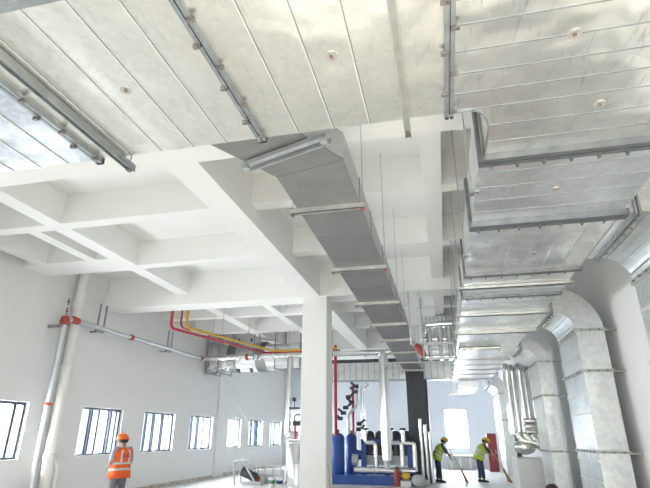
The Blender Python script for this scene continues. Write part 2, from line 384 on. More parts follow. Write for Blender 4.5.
# tee piece above the viewer with a rounded shoe at its corner
shoe = [(.2, PY0), (.2, PY1), (.34, PY1)] + [(.34+.145*math.sin(math.radians(a)), PY1+.30*(1-math.cos(math.radians(a)))) for a in range(10, 91, 10)] + [(.487, 3.70), (2.4, 3.70), (2.4, -.6), (.2, -.6)]
part(MB().prism([(x, y, Z0+.003) for x, y in shoe], (0, 0, Z1-Z0-.003)), 'tee_shell', 'galv', T)
ys = [-.6, -.33, -.06, .21, .48, .75, 1.02, 1.29, 1.55, 1.80, 2.03, 2.21, 2.42, 2.62, 2.82, 3.01, 3.24, 3.47, 3.70]
for a, b in zip(ys, ys[1:]):
    x0 = .225 if b < 3.05 else .49
    part(MB().box(x0, 2.4, a+.003, b-.003, Z0, Z0+.008), 'sheet_panel', 'galvc', T)
    part(MB().box(x0, 2.4, b-.005, b+.005, Z0-.002, Z0+.002), 'seam', 'channel', T)
sh = [(x, y) for x, y in shoe[1:13]]
m = MB()
for (xa, ya), (xb, yb) in zip(sh, sh[1:]):
    m.prism([(xa, ya, Z0-.012), (xb, yb, Z0-.012), (xb+.012, yb-.006, Z0-.012), (xa+.012, ya-.006, Z0-.012)], (0, 0, .03))
part(m, 'shoe_lip', 'flange', T)
for x, y in ((.90, 2.42), (1.22, 3.14)): disc(T, x, y, Z0)
def xflange(y, x0=TX0-.03, x1=TX1+.03, drop=.05, w_=.05, clamps=True, mt='flangedark', zt=Z1+.03):
    m = MB().box(x0, x1, y-w_, y-.006, Z0-drop, Z0).box(x0, x1, y+.006, y+w_, Z0-drop, Z0)
    m.box(x0, x0+.03, y-w_, y+w_, Z0, zt)
    f_ = part(m, 'flange', mt, T)
    if clamps:
        n = int((x1-x0)/.2)
        for k in range(n): clampon(f_, (x0+.1+k*(x1-x0-.1)/n, y+w_-.01, Z0-drop), 'x')
def section(y0, y1, mt, seam, x1=TX1, n=5):
    part(MB().box(TX0, x1, y0, y1, Z0+.003, Z1), 'duct_shell', mt, T)
    if seam == 'x':
        st = (y1-y0)/n
        for k in range(n):
            a = y0+k*st; part(MB().box(TX0, x1, a+.003, a+st-.003, Z0, Z0+.008), 'sheet_panel', mt, T)
            if k < n-1: part(MB().box(TX0, x1, a+st-.005, a+st+.005, Z0-.002, Z0+.002), 'seam', 'channel', T)
    else:
        st = (x1-TX0)/n
        for k in range(n):
            a = TX0+k*st; part(MB().box(a+.003, a+st-.003, y0, y1, Z0, Z0+.008).box(a+st-.012, a+st-.004, y0, y1, Z0-.006, Z0), 'sheet_panel', mt, T)
section(3.70, 5.08, 'galvb', 'x', n=5)
section(5.08, 6.92, 'galvc', 'y', n=6)
section(6.92, 8.2, 'galvb', 'x', n=5)
section(8.2, 9.45, 'galvb', 'x', n=5)
section(9.45, 11.03, 'galvb', 'y', n=6)
section(11.03, 14.6, 'galvs', 'y', n=4)
section(14.6, 22.0, 'galvb', 'x', n=10)
xflange(3.70, x0=.44, x1=2.4, drop=.06, w_=.06); xflange(5.08, drop=.07, w_=.07); xflange(6.92); xflange(8.2, drop=.04)
disc(T, 1.18, 4.42, Z0); disc(T, 1.25, 6.2, Z0)
part(MB().box(TX0+.05, 1.55, 13.2, 14.5, Z0-.10, Z0), 'foil_wrap', 'foil', T, 'crumpled foil wrap', bevel=.04)
part(MB().box(TX0+.2, TX0+1.0, 21.8, 24.6, Z0-.35, Z0-.05), 'end_duct', 'galvb', T)
# --- angle brackets and rods that carry the trunk
def bracket(y, label, x0=.36, x1=2.02, rods=True, h_=.05):
    t = thing('duct_bracket', label, 'bracket', (x0, y, Z0-.06), 'angles under the trunk duct')
    z = Z0-.012
    part(MB().box(x0, x1, y-.03, y+.03, z-h_, z-h_+.012).box(x0, x1, y-.03, y-.018, z-h_, z), 'angle_bar', 'pale', t)
    if rods:
        part(MB().tube([(x0+.03, y, z-h_-.02), (x0+.03, y, ceil_z(x0+.03, y))], .007, 8), 'rod', 'rod', t)
        part(MB().tube([(x1-.03, y, z-h_-.02), (x1-.03, y, ceil_z(x1-.03, y))], .007, 8), 'rod', 'rod', t)
    part(MB().box(x0+.012, x0+.048, y-.018, y+.018, z-h_-.02, z-h_), 'nut', 'bolt', t)
bracket(7.55, 'thin steel angle under the trunk duct just past the mottled section')
bracket(9.45, 'steel angle under the trunk duct, between the bolted flange and the pipe rack')
bracket(11.05, 'heavy pale angle under the trunk duct level with the pipe rack', h_=.09)
for k, y in enumerate((15.4, 16.6, 17.9, 19.3, 20.9)):
    bracket(y, ['first', 'second', 'third', 'fourth', 'last'][k] + ' of the close-set pale angles at the far end of the trunk duct')
for y, lab in ((4.2, 'long thin rod beside the trunk duct nearest the viewer'), (5.95, 'long thin rod hanging beside the mottled trunk section')):
    t = thing('hanger_rod', lab, 'rod', (.40, y, Z0))
    part(MB().tube([(.405, y, Z0-.06), (.405, y, ceil_z(.405, y))], .008, 8), 'rod', 'rod', t)
    part(MB().box(.38, .47, y-.02, y+.02, Z0-.07, Z0-.04), 'foot_plate', 'flange', t)
    part(MB().box(.385, .425, y-.02, y+.02, Z0-.09, Z0-.07), 'nut', 'bolt', t)

# --- branch ducts: out of the trunk to the right, elbow down, then down the wall
XI, XO, RI = 2.45, 2.92, .36
def drop_duct(y0, y1, label, zb=0.0, bands=(), XO=2.92):
    t = thing('drop_duct', label, 'duct', (2.6, (y0+y1)/2, zb), 'drop ducts along the right wall')
    cx, cz = XI-RI, Z0-RI             # elbow centre
    n = 10; inner = arc((cx, y0, cz), RI, 90, 0, n); outer = arc((cx, y0, cz), RI+XO-XI, 90, 0, n)
    part(MB().box(TX1+.01, cx-.02, y0, y1, Z0, Z1-.03), 'collar', 'galvb', t)
    f_ = part(MB().box(cx-.03, cx-.006, y0-.03, y1+.03, Z0-.04, Z1+.01).box(cx+.006, cx+.03, y0-.03, y1+.03, Z0-.04, Z1+.01), 'flange', 'flange', t)
    for k in range(6): clampon(f_, (cx+.02, y0+.12+k*(y1-y0-.2)/6, Z0-.04), 'y')
    part(MB().prism(inner+outer[::-1], (0, y1-y0, 0)), 'elbow', 'galvs', t)
    for k in range(2, n, 3):           # seams across the inside and outside of the elbow and over its cheek
        a = Vector(inner[k]); b = Vector(outer[k]); d = (a-b).normalized()*.006
        part(MB().bar(a+d+Vector((0, 0, 0)), a+d+Vector((0, y1-y0, 0)), .012, .012), 'seam', 'galvs', t)
        part(MB().bar(a+Vector((0, -.003, 0)), b+Vector((0, -.003, 0)), .010, .008), 'seam', 'galvs', t)
    zz = [zb] + sorted(bands) + [cz]
    for a, b in zip(zz, zz[1:]):
        part(MB().box(XI, XO, y0, y1, a+.004, b-.004), 'duct_section', 'galvs', t)
        k = a+.30
        while k < b-.1:                # standing ribs on the face towards the hall
            part(MB().box(XI-.022, XI, y0+.01, y1-.01, k-.010, k+.010), 'rib', 'seam', t)
            part(MB().box(XI+.01, XO-.01, y0-.006, y0, k-.003, k+.003), 'seam', 'galvs', t)
            k += .32
    for b in sorted(bands) + [cz]:
        f_ = part(MB().box(XI-.035, XO+.02, y0-.035, y1+.03, b-.028, b-.004).box(XI-.035, XO+.02, y0-.035, y1+.03, b+.004, b+.028), 'flange', 'pale', t)
        for k in range(7):
            clampon(f_, (XI-.03, y0+.1+k*(y1-y0-.2)/6, b), 'y')
        for k in range(3): clampon(f_, (XI+.08+k*.15, y0-.03, b), 'x')
        part(MB().box(XO, XR-.004, y0-.03, y0+.01, b-.03, b+.0), 'wall_bracket', 'channel', t)
drop_duct(5.12, 6.58, 'nearest vertical drop duct, bending down at the right picture edge', bands=(2.45, 1.2))
drop_duct(9.62, 11.1, 'second vertical drop duct with ribbed side against the white wall', bands=(2.72, 1.4))
drop_duct(13.75, 15.2, 'third vertical drop duct beside the shiny pipe bundle', bands=(2.6, 1.3), XO=2.74)
drop_duct(24.2, 27.0, 'farthest vertical drop duct near the end wall', bands=(2.3,))
# --- grey duct
T = thing('grey_duct', 'dark grey panelled duct running away below the beams to the left of the trunk', 'duct', (-1.1, 9, 4.0))
GZ0, GZ1 = 4.0, 4.3
gx0, gx1 = -1.42, -.72
A0, A1 = Vector((gx0, 3.98, 0)), Vector((gx1, 3.80, 0)); dv = Vector((-.49, -.87, 0))
B0, B1 = A0+dv*1.05, A1+dv*.84
part(MB().prism([(B0.x, B0.y, GZ0+.01), (B1.x, B1.y, GZ0+.01), (A1.x, A1.y, GZ0+.01), (A0.x, A0.y, GZ0+.01)], (0, 0, .29)), 'bend_section', 'greyside', T)
part(MB().prism([(B0.x, B0.y, GZ0), (B1.x, B1.y, GZ0), (A1.x, A1.y-.006, GZ0), (A0.x, A0.y-.006, GZ0)], (0, 0, .012)), 'bottom_panel', 'grey', T)
GY = [5.25, 6.25, 7.62, 8.4, 9.0, 10.9, 12.8, 15.0, 17.6, 20.2]
GY = [4.0, 4.72, 5.60, 6.85, 7.95, 8.95, 9.9, 10.9, 12.8, 15.0, 17.6, 20.3]
prev = None
for a, b in zip(GY, GY[1:]):
    y0 = a
    if prev is None:
        part(MB().prism([(A0.x, A0.y+.003, GZ0), (A1.x, A1.y+.003, GZ0), (gx1, b-.004, GZ0), (gx0, b-.004, GZ0)], (0, 0, .012)), 'bottom_panel', 'grey', T)
        part(MB().prism([(A0.x, A0.y, GZ0+.01), (A1.x, A1.y, GZ0+.01), (gx1, b, GZ0+.01), (gx0, b, GZ0+.01)], (0, 0, .29)), 'duct_section', 'greyside', T)
        prev = 1
    else:
        part(MB().box(gx0, gx1, a+.004, b-.004, GZ0, GZ0+.012), 'bottom_panel', 'grey', T)
        part(MB().box(gx0, gx1, a+.002, b-.002, GZ0+.01, GZ1), 'duct_section', 'greyside', T)
    part(MB().box(gx0-.01, gx1+.01, b-.012, b+.012, GZ0+.012, GZ1+.012), 'joint', 'flange', T)
for p in ((-1.0, 4.25), (-1.22, 4.35), (-1.25, 4.2)): part(MB().tube([(p[0], p[1], GZ0-.006), (p[0], p[1], GZ0+.002)], .009, 8), 'screw', 'bolt', T)
part(MB().box(gx0+.02, gx1+.02, 20.3, 20.8, 0, GZ1), 'down_leg', 'dgrey', T, 'dark vertical leg down to the floor')
part(MB().box(-.70, -.60, 20.5, 20.9, 0, 3.75), 'down_leg', 'dgrey', T)
# brackets for the grey duct
def gbracket(y, label):
    zt = ceil_z(gx1, y)
    t = thing('duct_bracket', label, 'bracket', (-1.07, y, GZ0-.05), 'zinc channels under the grey duct')
    x0, x1 = gx0-.08, gx1+.06
    part(MB().box(x0, x1, y-.025, y+.025, GZ0-.065, GZ0-.057).box(x0, x1, y-.025, y-.018, GZ0-.065, GZ0-.001).box(x0, x1, y+.018, y+.025, GZ0-.065, GZ0-.001), 'channel', 'pale', t)
    part(MB().tube([(x1-.025, y, GZ0-.07), (x1-.025, y, zt)], .006, 8), 'rod', 'rod', t)
    part(MB().tube([(x0+.025, y, GZ0-.07), (x0+.025, y, zt)], .006, 8), 'rod', 'rod', t)
    part(MB().box(x1-.042, x1-.008, y-.017, y+.017, GZ0-.085, GZ0-.065), 'nut', 'redc', t, 'red-painted nut')
    part(MB().box(x0+.008, x0+.042, y-.017, y+.017, GZ0-.085, GZ0-.065), 'nut', 'bolt', t)
nm = ['nearest', 'second', 'third', 'fourth', 'fifth', 'sixth', 'seventh', 'farthest']
for k, y in enumerate((4.72, 6.85, 8.95, 10.9, 12.9, 15.0, 17.2, 19.4)):
    gbracket(y, nm[k] + ' of the level zinc channels under the grey duct')
# skew strut under its bend
t = thing('duct_bracket', 'heavy skewed steel channel under the bend of the grey duct', 'bracket', (-1.2, 3.45, GZ0-.07))
a, b = Vector((-1.62, 3.62, GZ0-.045)), Vector((-.76, 3.32, GZ0-.045))
part(MB().bar(a, b, .05, .04).bar(a+Vector((.02, .06, -.02)), b+Vector((.02, .06, -.02)), .012, .05), 'channel', 'pipe', t)
for q in (a+(b-a)*.04, a+(b-a)*.96):
    part(MB().tube([q-Vector((0, 0, .04)), Vector((q.x, q.y, ZS))], .007, 8), 'rod', 'rod', t)
    part(MB().box(q.x-.03, q.x+.03, q.y-.03, q.y+.03, GZ0-.10, GZ0-.07), 'nut', 'pipe', t)
# loose strut posts hanging from the slab beyond
for (x, y, zb, zt, lab) in ((-.655, 12.0, 3.7, 5.02, 'short upright strut right beside the grey duct'), (-.40, 12.0, 3.7, 4.95, 'upright strut beside the left end of the pipe rack')):
    t = thing('strut_post', lab, 'strut', (x, y, zb), 'strut posts')
    part(MB().box(x-.022, x+.022, y-.022, y+.022, zb, zt), 'channel', 'pipe', t)
    part(MB().tube([(x, y, zt), (x, y, ZM)], .008, 8), 'rod', 'rod', t)
    part(MB().box(x-.05, x+.05, y-.03, y+.03, zb-.01, zb), 'foot_plate', 'flange', t)
# E2 MARK

# ------------------------------------------------------------------ pipes on the window wall
def coupling(p, d, r, mt='redc', l=.09):
    """two bolted half shells: a ring with two ears"""
    p = Vector(p); d = Vector(d).normalized(); m = MB()
    m.tube([p-d*l, p-d*l*.8, p+d*l*.8, p+d*l], [r*1.1, r*1.28, r*1.28, r*1.1], 14)
    u = Vector((0, 0, 1)) if abs(d.z) < .9 else Vector((0, 1, 0)); e = d.cross(u).normalized()
    m.bar(p-e*r*1.75, p+e*r*1.75, l*.8, r*.6, tuple(d.cross(e)))
    return m
t = thing('drain_pipe', 'thick white vertical drain pipe in front of the window wall', 'pipe', (-9.2, 10.75, 0))
part(MB().tube([(-9.2, 10.75, 0), (-9.2, 10.75, ZS-.01)], .125, 20), 'pipe', 'whitepipe', t)
for z in (1.05, 3.1, 4.7): part(MB().tube([(-9.2, 10.75, z), (-9.2, 10.75, z+.02), (-9.2, 10.75, z+.15), (-9.2, 10.75, z+.17)], [.13, .145, .145, .13], 20), 'socket', 'whitepipe', t)
part(MB().tube(bend([(-9.1, 10.95, 0), (-9.1, 10.95, .9), (-9.15, 10.82, 1.12)], .1), .05, 12), 'branch_pipe', 'whitepipe', t)
t = thing('sprinkler_main', 'galvanised pipe rising up the window wall and turning along it, with red couplings', 'pipe', (-9.05, 10.27, 0))
part(MB().tube([(-9.05, 10.2, 0), (-9.05, 10.2, 4.28)], .07, 16), 'riser', 'pipe', t)
part(MB().tube(bend([(-9.05, 10.28, 4.35), (-9.05, 17.95, 4.40)], .1), .062, 14), 'run_pipe', 'pipe', t)
part(coupling((-9.05, 10.2, 4.28), (0, 0, 1), .075, l=.11), 'coupling', 'redc', t, 'red bolted coupling')
part(coupling((-9.05, 10.55, 4.36), (0, 1, 0), .072, l=.13), 'coupling', 'redc', t, 'red bolted coupling')
for y, z in ((13.0, 4.37), (17.6, 4.40), (10.2, 2.3)):
    part(coupling((-9.05, y, z), (0, 1, 0) if y > 10.3 else (0, 0, 1), .066, l=.07 if y > 10.3 else .035), 'coupling', 'redc', t, 'red bolted coupling')
vent = part(MB().tube([(-9.05, 10.2, 4.36), (-9.05, 10.2, 4.9)], .018, 8), 'vent_stub', 'bolt', t)
for z in (4.5, 4.62, 4.74, 4.86): part(MB().tube([(-9.05, 10.2, z), (-9.05, 10.2, z+.05)], .03, 8), 'ring', 'redc' if z in (4.5, 4.74) else 'white', vent)
part(MB().box(XL+.0, -9.08, 10.06, 10.12, 4.1, 4.16).box(-9.12, -9.0, 10.08, 10.12, 4.1, 4.16), 'wall_bracket', 'channel', t)
def uhanger(y, z, lab, x=-9.05, zt=5.0, w_=.13):
    t = thing('pipe_hanger', lab, 'hanger', (x, y, z-.1))
    for s_ in (-1, 1):
        part(MB().box(x-.018, x+.018, y+s_*w_-.018, y+s_*w_+.018, z-.1, zt), 'drop_strut', 'channel', t)
    part(MB().box(x-.03, x+.03, y-w_-.06, y+w_+.03, z-.11, z-.07), 'cross_strut', 'channel', t)
    part(MB().box(XL, x, y-.02, y+.02, z-.11, z-.07), 'wall_arm', 'channel', t)
uhanger(11.55, 4.36, 'twin upright struts carrying the wall pipe beside the white drain pipe', zt=5.02)
uhanger(15.2, 4.38, 'twin upright struts carrying the middle of the wall pipe')

# cross pipe and its two insulated risers
YP, ZP = 18.0, 4.46
t = thing('insulated_pipe', 'long aluminium clad pipe crossing the hall behind the column', 'pipe', (-5, YP, ZP))
part(MB().tube([(-8.98, YP, ZP), (-.95, YP, ZP+.02)], .10, 16), 'run_pipe', 'alu', t)
part(coupling((-7.3, YP, ZP), (1, 0, 0), .1, l=.06), 'band', 'redc', t, 'red band')
for x in (-8.2, -6.9, -6.2, -5.0, -4.1, -2.6, -1.5): part(MB().tube([(x-.02, YP, ZP), (x+.02, YP, ZP)], .106, 16), 'lap_band', 'pipe', t)
part(MB().tube(bend([(-2.02, YP-.02, ZP-.05), (-2.02, YP-.02, .86)], .1), .17, 20), 'riser', 'alu', t)
part(MB().tube([(-2.02, YP-.02, ZP-.12), (-2.02, YP-.02, ZP+.06)], [.17, .10], 16), 'riser_tee', 'alu', t)
part(MB().tube([(-2.02, YP-.02, .86), (-2.02, YP-.02, .62)], [.12, .09], 14), 'riser_foot', 'pipe', t)
part(MB().tube([(-5.55, YP, ZP-.05), (-5.55, YP, 1.85)], .125, 18), 'riser', 'alu', t)
part(MB().tube(bend([(-5.55, YP, 1.85), (-5.55, YP, 1.64), (-5.15, YP, 1.64)], .2), .14, 18), 'riser_elbow', 'foil', t)
part(MB().tube([(-5.04, YP, ZP-.05), (-5.04, YP, 1.6)], .09, 16), 'riser', 'alu', t)
for x in (-7.0, -6.8, -3.9):
    h_ = part(MB().box(x-.02, x+.02, YP-.13, YP-.09, ZP-.14, 5.32), 'drop_strut', 'channel', t)
t = thing('buffer_tank', 'upright aluminium clad cylinder standing left of the column', 'tank', (-5.08, 17.6, 0))
part(MB().tube([(-5.08, 17.6, 0), (-5.08, 17.6, 1.42), (-5.08, 17.6, 1.47)], [.37, .37, .33], 26), 'cladding', 'alu', t)
for z in (.05, .72, 1.38): part(MB().tube([(-5.08, 17.6, z), (-5.08, 17.6, z+.03)], .377, 26), 'lap_band', 'pipe', t)
t = thing('gate_valve', 'small valve with red stem and dark handwheel above the clad cylinder', 'valve', (-5.2, 17.85, 1.5))
part(MB().tube([(-5.22, 17.75, 1.5), (-5.22, 17.75, 2.05)], .035, 10), 'stem', 'red', t)
part(MB().tube(arc((-5.12, 17.72, 2.2), .13, 0, 360, 16), .022, 8), 'handwheel', 'dark', t)
part(MB().box(-5.3, -5.02, 17.7, 17.9, 1.95, 2.1), 'body', 'dark', t)
t = thing('gauge_bracket', 'small dark gauge bracket on the twin risers left of the column', 'gauge', (-5.3, 17.86, 2.5))
part(MB().bar((-5.5, 17.87, 2.55), (-5.1, 17.87, 2.55), .03, .06), 'arm', 'dark', t)
part(MB().tube([(-5.3, 17.8, 2.85), (-5.3, 17.86, 2.85)], .08, 14), 'dial', 'dark', t)
part(MB().tube([(-5.3, 17.86, 2.55), (-5.3, 17.86, 2.8)], .015, 8), 'stem', 'dark', t)

# in-line fan and its ducts, hung along the far left
YV, ZV = 19.2, 4.62
t = thing('inline_fan', 'galvanised round in-line fan with ribbed collars between square duct ends, hung at far left', 'fan', (-7.5, YV, ZV))
def sq(x, h_): return [(x, YV+math.copysign(h_*min(1, abs(math.cos(a))*1.42), math.cos(a)), ZV+math.copysign(h_*min(1, abs(math.sin(a))*1.42), math.sin(a))) for a in [2*PI*k/24+.001 for k in range(24)]]
def ci(x, r): return [(x, YV+r*math.cos(a), ZV+r*math.sin(a)) for a in [2*PI*k/24+.001 for k in range(24)]]
part(MB().loft([sq(-9.3, .56), sq(-9.05, .56), ci(-8.5, .55)]), 'inlet_transition', 'foil', t)
part(MB().loft([ci(-8.1, .58), ci(-7.25, .58)]), 'fan_casing', 'pipe', t)
for a, b in ((-8.5, -8.1), (-7.25, -6.85)):
    n = 9; part(MB().loft([ci(a+(b-a)*k/n, .61 if k % 2 else .54) for k in range(n+1)]), 'flexible_collar', 'clamp', t)
part(MB().loft([ci(-6.85, .55), sq(-6.3, .44), sq(-5.4, .44)]), 'outlet_transition', 'galvb', t)
part(MB().box(-5.42, -5.36, YV-.48, YV+.48, ZV-.48, ZV+.48), 'flange', 'flange', t)
for x in (-7.95, -7.4):
    part(MB().prism([(x-.06, YV-.5, ZV-.5), (x+.06, YV-.5, ZV-.5), (x+.16, YV-.6, ZV-.68), (x+.02, YV-.6, ZV-.68)], (0, .05, 0)), 'foot', 'channel', t)
for x in (-7.95, -7.4): part(MB().box(x-.03, x+.03, YV-.6, YV-.57, ZV+.55, ZV+.68), 'lifting_lug', 'navy', t)
def trapeze(x, lab, zb, x2):
    t = thing('trapeze_hanger', lab, 'hanger', (x, YV-.7, zb))
    for a in (x, x2):
        for y in (YV-.68, YV+.68): part(MB().box(a-.022, a+.022, y-.022, y+.022, zb, ceil_z(a, y)), 'drop_strut', 'channel', t)
        part(MB().box(a-.03, a+.03, YV-.72, YV+.72, zb-.05, zb), 'cross_strut', 'channel', t)
    part(MB().box(x, x2, YV-.71, YV-.65, zb-.09, zb-.05), 'long_strut', 'channel', t)
trapeze(-9.25, 'strut trapeze under the inlet end of the in-line fan', ZV-.62, -8.75)
trapeze(-6.35, 'strut trapeze under the outlet end of the in-line fan', ZV-.52, -5.3)

# red and yellow pipes
def colpipe(name, pts, r, mt, lab, cat='pipe', rods=()):
    t = thing(name, lab, cat, pts[0])
    part(MB().tube(bend(pts, .18), r, 14), 'pipe', mt, t)
    for p in rods: part(MB().tube([p, (p[0], p[1], ZB+.3)], .010, 8), 'hanger_rod', 'rod', t)
    return t
Zc = 4.55
colpipe('red_pipe', [(-7.62, 12.75, 5.9), (-7.62, 12.75, Zc), (-6.75, 18.35, Zc+.1), (-3.7, 18.35, Zc+.1)], .042, 'red', 'dark red pipe dropping behind the main beam and running towards the column', rods=((-7.3, 14.9, Zc), (-6.95, 17.1, Zc), (-6.2, 18.35, Zc)))
colpipe('red_branch_pipe', [(-7.42, 12.95, 5.9), (-7.42, 12.95, Zc+.05), (-7.35, 13.4, Zc+.05)], .03, 'red', 'thin red pipe dropping between the thick red and the yellow pipe')
colpipe('yellow_pipe', [(-7.12, 12.75, 5.9), (-7.12, 12.75, Zc), (-6.05, 17.35, Zc), (-3.6, 17.35, Zc)], .04, 'yellow', 'ochre yellow pipe running beside the red pipe towards the column', rods=((-6.75, 14.4, Zc), (-6.4, 15.8, Zc), (-5.4, 17.35, Zc), (-4.6, 17.35, Zc)))
colpipe('red_riser', [(-4.05, 19.2, 5.0), (-4.05, 19.2, 1.45)], .06, 'red', 'tall red vertical pipe just right of the column above the blue tank')
colpipe('red_riser', [(-3.55, 20.2, 3.6), (-3.55, 20.2, 1.5)], .05, 'red', 'shorter red vertical pipe behind the tall one, over the blue machine')

# thin pale cable from the ceiling corner to the floor machine
t = tag(MB().tube([(-9.0, 17.9, 4.9), (-7.9, 18.1, 3.2), (-7.0, 18.25, 1.75), (-6.35, 18.3, .62)], .008, 6).build('cable', 'cable'), 'thin pale cable slanting down the window wall to the floor machine', 'cable')
t = thing('floor_machine', 'small grey tube framed threading machine on the floor before the windows', 'machine', (-6.9, 18.1, 0))
part(MB().tube(bend([(-7.45, 17.9, .0), (-7.55, 17.9, .75), (-7.2, 17.9, .78), (-6.7, 17.9, .1)], .08), .035, 10), 'side_frame', 'mgrey', t)
part(MB().tube(bend([(-7.45, 18.5, .0), (-7.55, 18.5, .75), (-7.2, 18.5, .78), (-6.7, 18.5, .1)], .08), .035, 10), 'side_frame', 'mgrey', t)
part(MB().tube([(-7.3, 18.2, .42), (-6.75, 18.2, .2)], [.17, .15], 16), 'motor', 'dark', t)
part(MB().tube([(-6.72, 18.2, .19), (-6.66, 18.2, .165)], .10, 14), 'motor_cap', 'redc', t, 'red motor cap')
part(MB().box(-7.2, -6.5, 17.95, 18.45, .0, .10), 'base_plate', 'mgrey', t, bevel=.02)
t = thing('crate', 'low pale wire crate with bags behind the floor machine', 'crate', (-6.6, 19.0, 0))
for x in (-7.2, -6.9, -6.6, -6.3, -6.0): part(MB().box(x-.02, x+.02, 18.7, 18.74, 0, .62), 'upright', 'mgrey', t)
part(MB().box(-7.22, -5.98, 18.68, 18.76, .56, .62).box(-7.22, -5.98, 18.68, 18.76, .25, .29), 'rail', 'mgrey', t)
part(MB().box(-7.2, -6.0, 18.75, 19.3, 0, .45), 'bags', 'whitepipe', t, bevel=.12)
for x, mt, lab in ((-6.0, 'green', 'white paint bucket with green band on the floor by the clad cylinder'), (-5.72, 'navy', 'white paint bucket with dark band on the floor by the clad cylinder')):
    t = thing('bucket', lab, 'bucket', (x, 17.7, 0), 'paint buckets')
    part(MB().tube([(x, 17.7, 0), (x, 17.7, .26)], [.10, .12], 16), 'pail', 'white', t)
    part(MB().tube([(x, 17.7, .08), (x, 17.7, .19)], [.1085, .117], 16), 'label_band', mt, t)
    part(MB().tube([(x, 17.7, .26), (x, 17.7, .28)], .128, 16), 'lid', 'white', t)
tag(MB().tube([(-2.50, 11.6, 0.0), (-2.72, 12.0, 1.0)], .016, 8).build('wooden_stick', 'wood'), 'pale wooden stick leaning on the right side of the column', 'stick')

# ------------------------------------------------------------------ chiller skid
SY = 19.4
t = thing('chiller_skid', 'blue skid with tanks, black compressors and silver pipework right of the column', 'machine', (-2.6, SY, 0))
part(MB().box(-4.4, -1.0, SY-.45, SY-.30, .05, .30).box(-4.4, -1.0, SY+1.2, SY+1.35, .05, .30).box(-4.4, -4.2, SY-.3, SY+1.2, .05, .30).box(-1.2, -1.0, SY-.3, SY+1.2, .05, .30).box(-4.2, -1.2, SY-.3, SY+1.2, .24, .28).box(-4.4, -1.0, SY-.42, SY+1.3, 0, .05), 'base_frame', 'blue', t)
def tank(x, y, r, z0, z1, n='tank'):
    k = part(MB().tube([(x, y, z0), (x, y, z0+.04), (x, y, z1-.14), (x, y, z1-.05), (x, y, z1)], [r*.9, r, r, r*.75, r*.3], 22), n, 'blue', t)
    part(MB().tube([(x, y, z1-.02), (x, y, z1+.12)], .06, 12), 'nozzle', 'dark', k)
    for z in (z0+.35, z1-.35): part(MB().tube([(x, y, z), (x, y, z+.03)], r+.006, 22), 'weld_band', 'blue', k)
tank(-4.02, SY-.02, .26, .28, 1.72); tank(-3.6, SY+.6, .22, .28, 1.7)
part(MB().tube([(-3.6, SY+.4, .95), (-3.1, SY+.4, .95)], .17, 16), 'end_shell', 'blue', t)
for x in (-3.05, -2.2, -1.35):
    part(MB().box(x-.09, x+.09, SY+.05, SY+.17, .28, 1.5), 'frame_post', 'blue', t)
part(MB().box(-3.14, -1.26, SY+.05, SY+.15, 1.36, 1.5), 'frame_rail', 'blue', t)
part(MB().box(-3.0, -1.3, SY+.25, SY+.6, .62, .98), 'control_panel', 'mgrey', t, bevel=.02)
part(MB().box(-2.9, -1.4, SY+.2, SY+.24, .98, 1.12), 'cable_tray', 'mgrey', t)
for k, x in enumerate((-2.85, -2.45, -1.85, -1.45)):
    c = part(MB().tube([(x, SY+.35, .95), (x, SY+.35, 1.55), (x, SY+.35, 1.72), (x, SY+.35, 1.8)], [.2, .2, .17, .08], 18), 'compressor', 'dark', t)
    part(MB().tube([(x+.12, SY+.1, 1.3), (x+.12, SY+.1, 1.62)], .05, 10), 'terminal_box', 'dark', c)
for x in (-2.95, -2.0, -1.55):
    part(MB().tube(bend([(x, SY-.12, 1.85), (x, SY-.12, 1.38), (x+.38, SY-.12, 1.38), (x+.38, SY-.12, .45)], .12), .085, 14), 'suction_pipe', 'alu', t)
    part(MB().tube([(x, SY-.12, 1.82), (x, SY-.12, 1.90)], .11, 14), 'pipe_flange', 'dark', t)
part(MB().tube([(-3.35, SY-.3, .47), (-1.15, SY-.3, .47)], .12, 16), 'header_pipe', 'alu', t)
for x in (-2.6, -1.9): part(MB().tube([(x, SY-.3, .47), (x+.02, SY-.3, .47)], .127, 16), 'lap_band', 'pipe', t)
part(MB().tube([(-3.45, SY-.05, .8), (-3.25, SY-.05, .8)], .19, 18), 'pump_head', 'mgrey', t)
for k in range(9):
    x = -3.95+random.uniform(-.1, .75); z = 1.85+k*.2; y = SY+.4
    v = part(MB().tube([(x, y, z), (x+.22*random.choice((-1, 1)), y, z+.16)], .045, 8).tube([(x-.1, y-.05, z), (x+.1, y-.05, z)], .07, 10), 'valve', 'dark', t)
part(MB().tube(bend([(-3.7, SY+.5, 1.7), (-3.7, SY+.5, 2.4), (-3.35, SY+.5, 2.7), (-3.35, SY+.5, 3.5)], .15), .05, 10), 'liquid_line', 'pipe', t)
part(MB().tube(bend([(-3.15, SY+.7, 1.5), (-3.15, SY+.7, 3.4), (-2.9, SY+.7, 3.6)], .15), .08, 12), 'liquid_line', 'alu', t)
part(MB().tube(bend([(-3.3, SY-.1, 1.75), (-3.42, SY-.1, 1.2), (-2.95, SY-.1, 1.0)], .2), .02, 8), 'hose', 'dark', t)

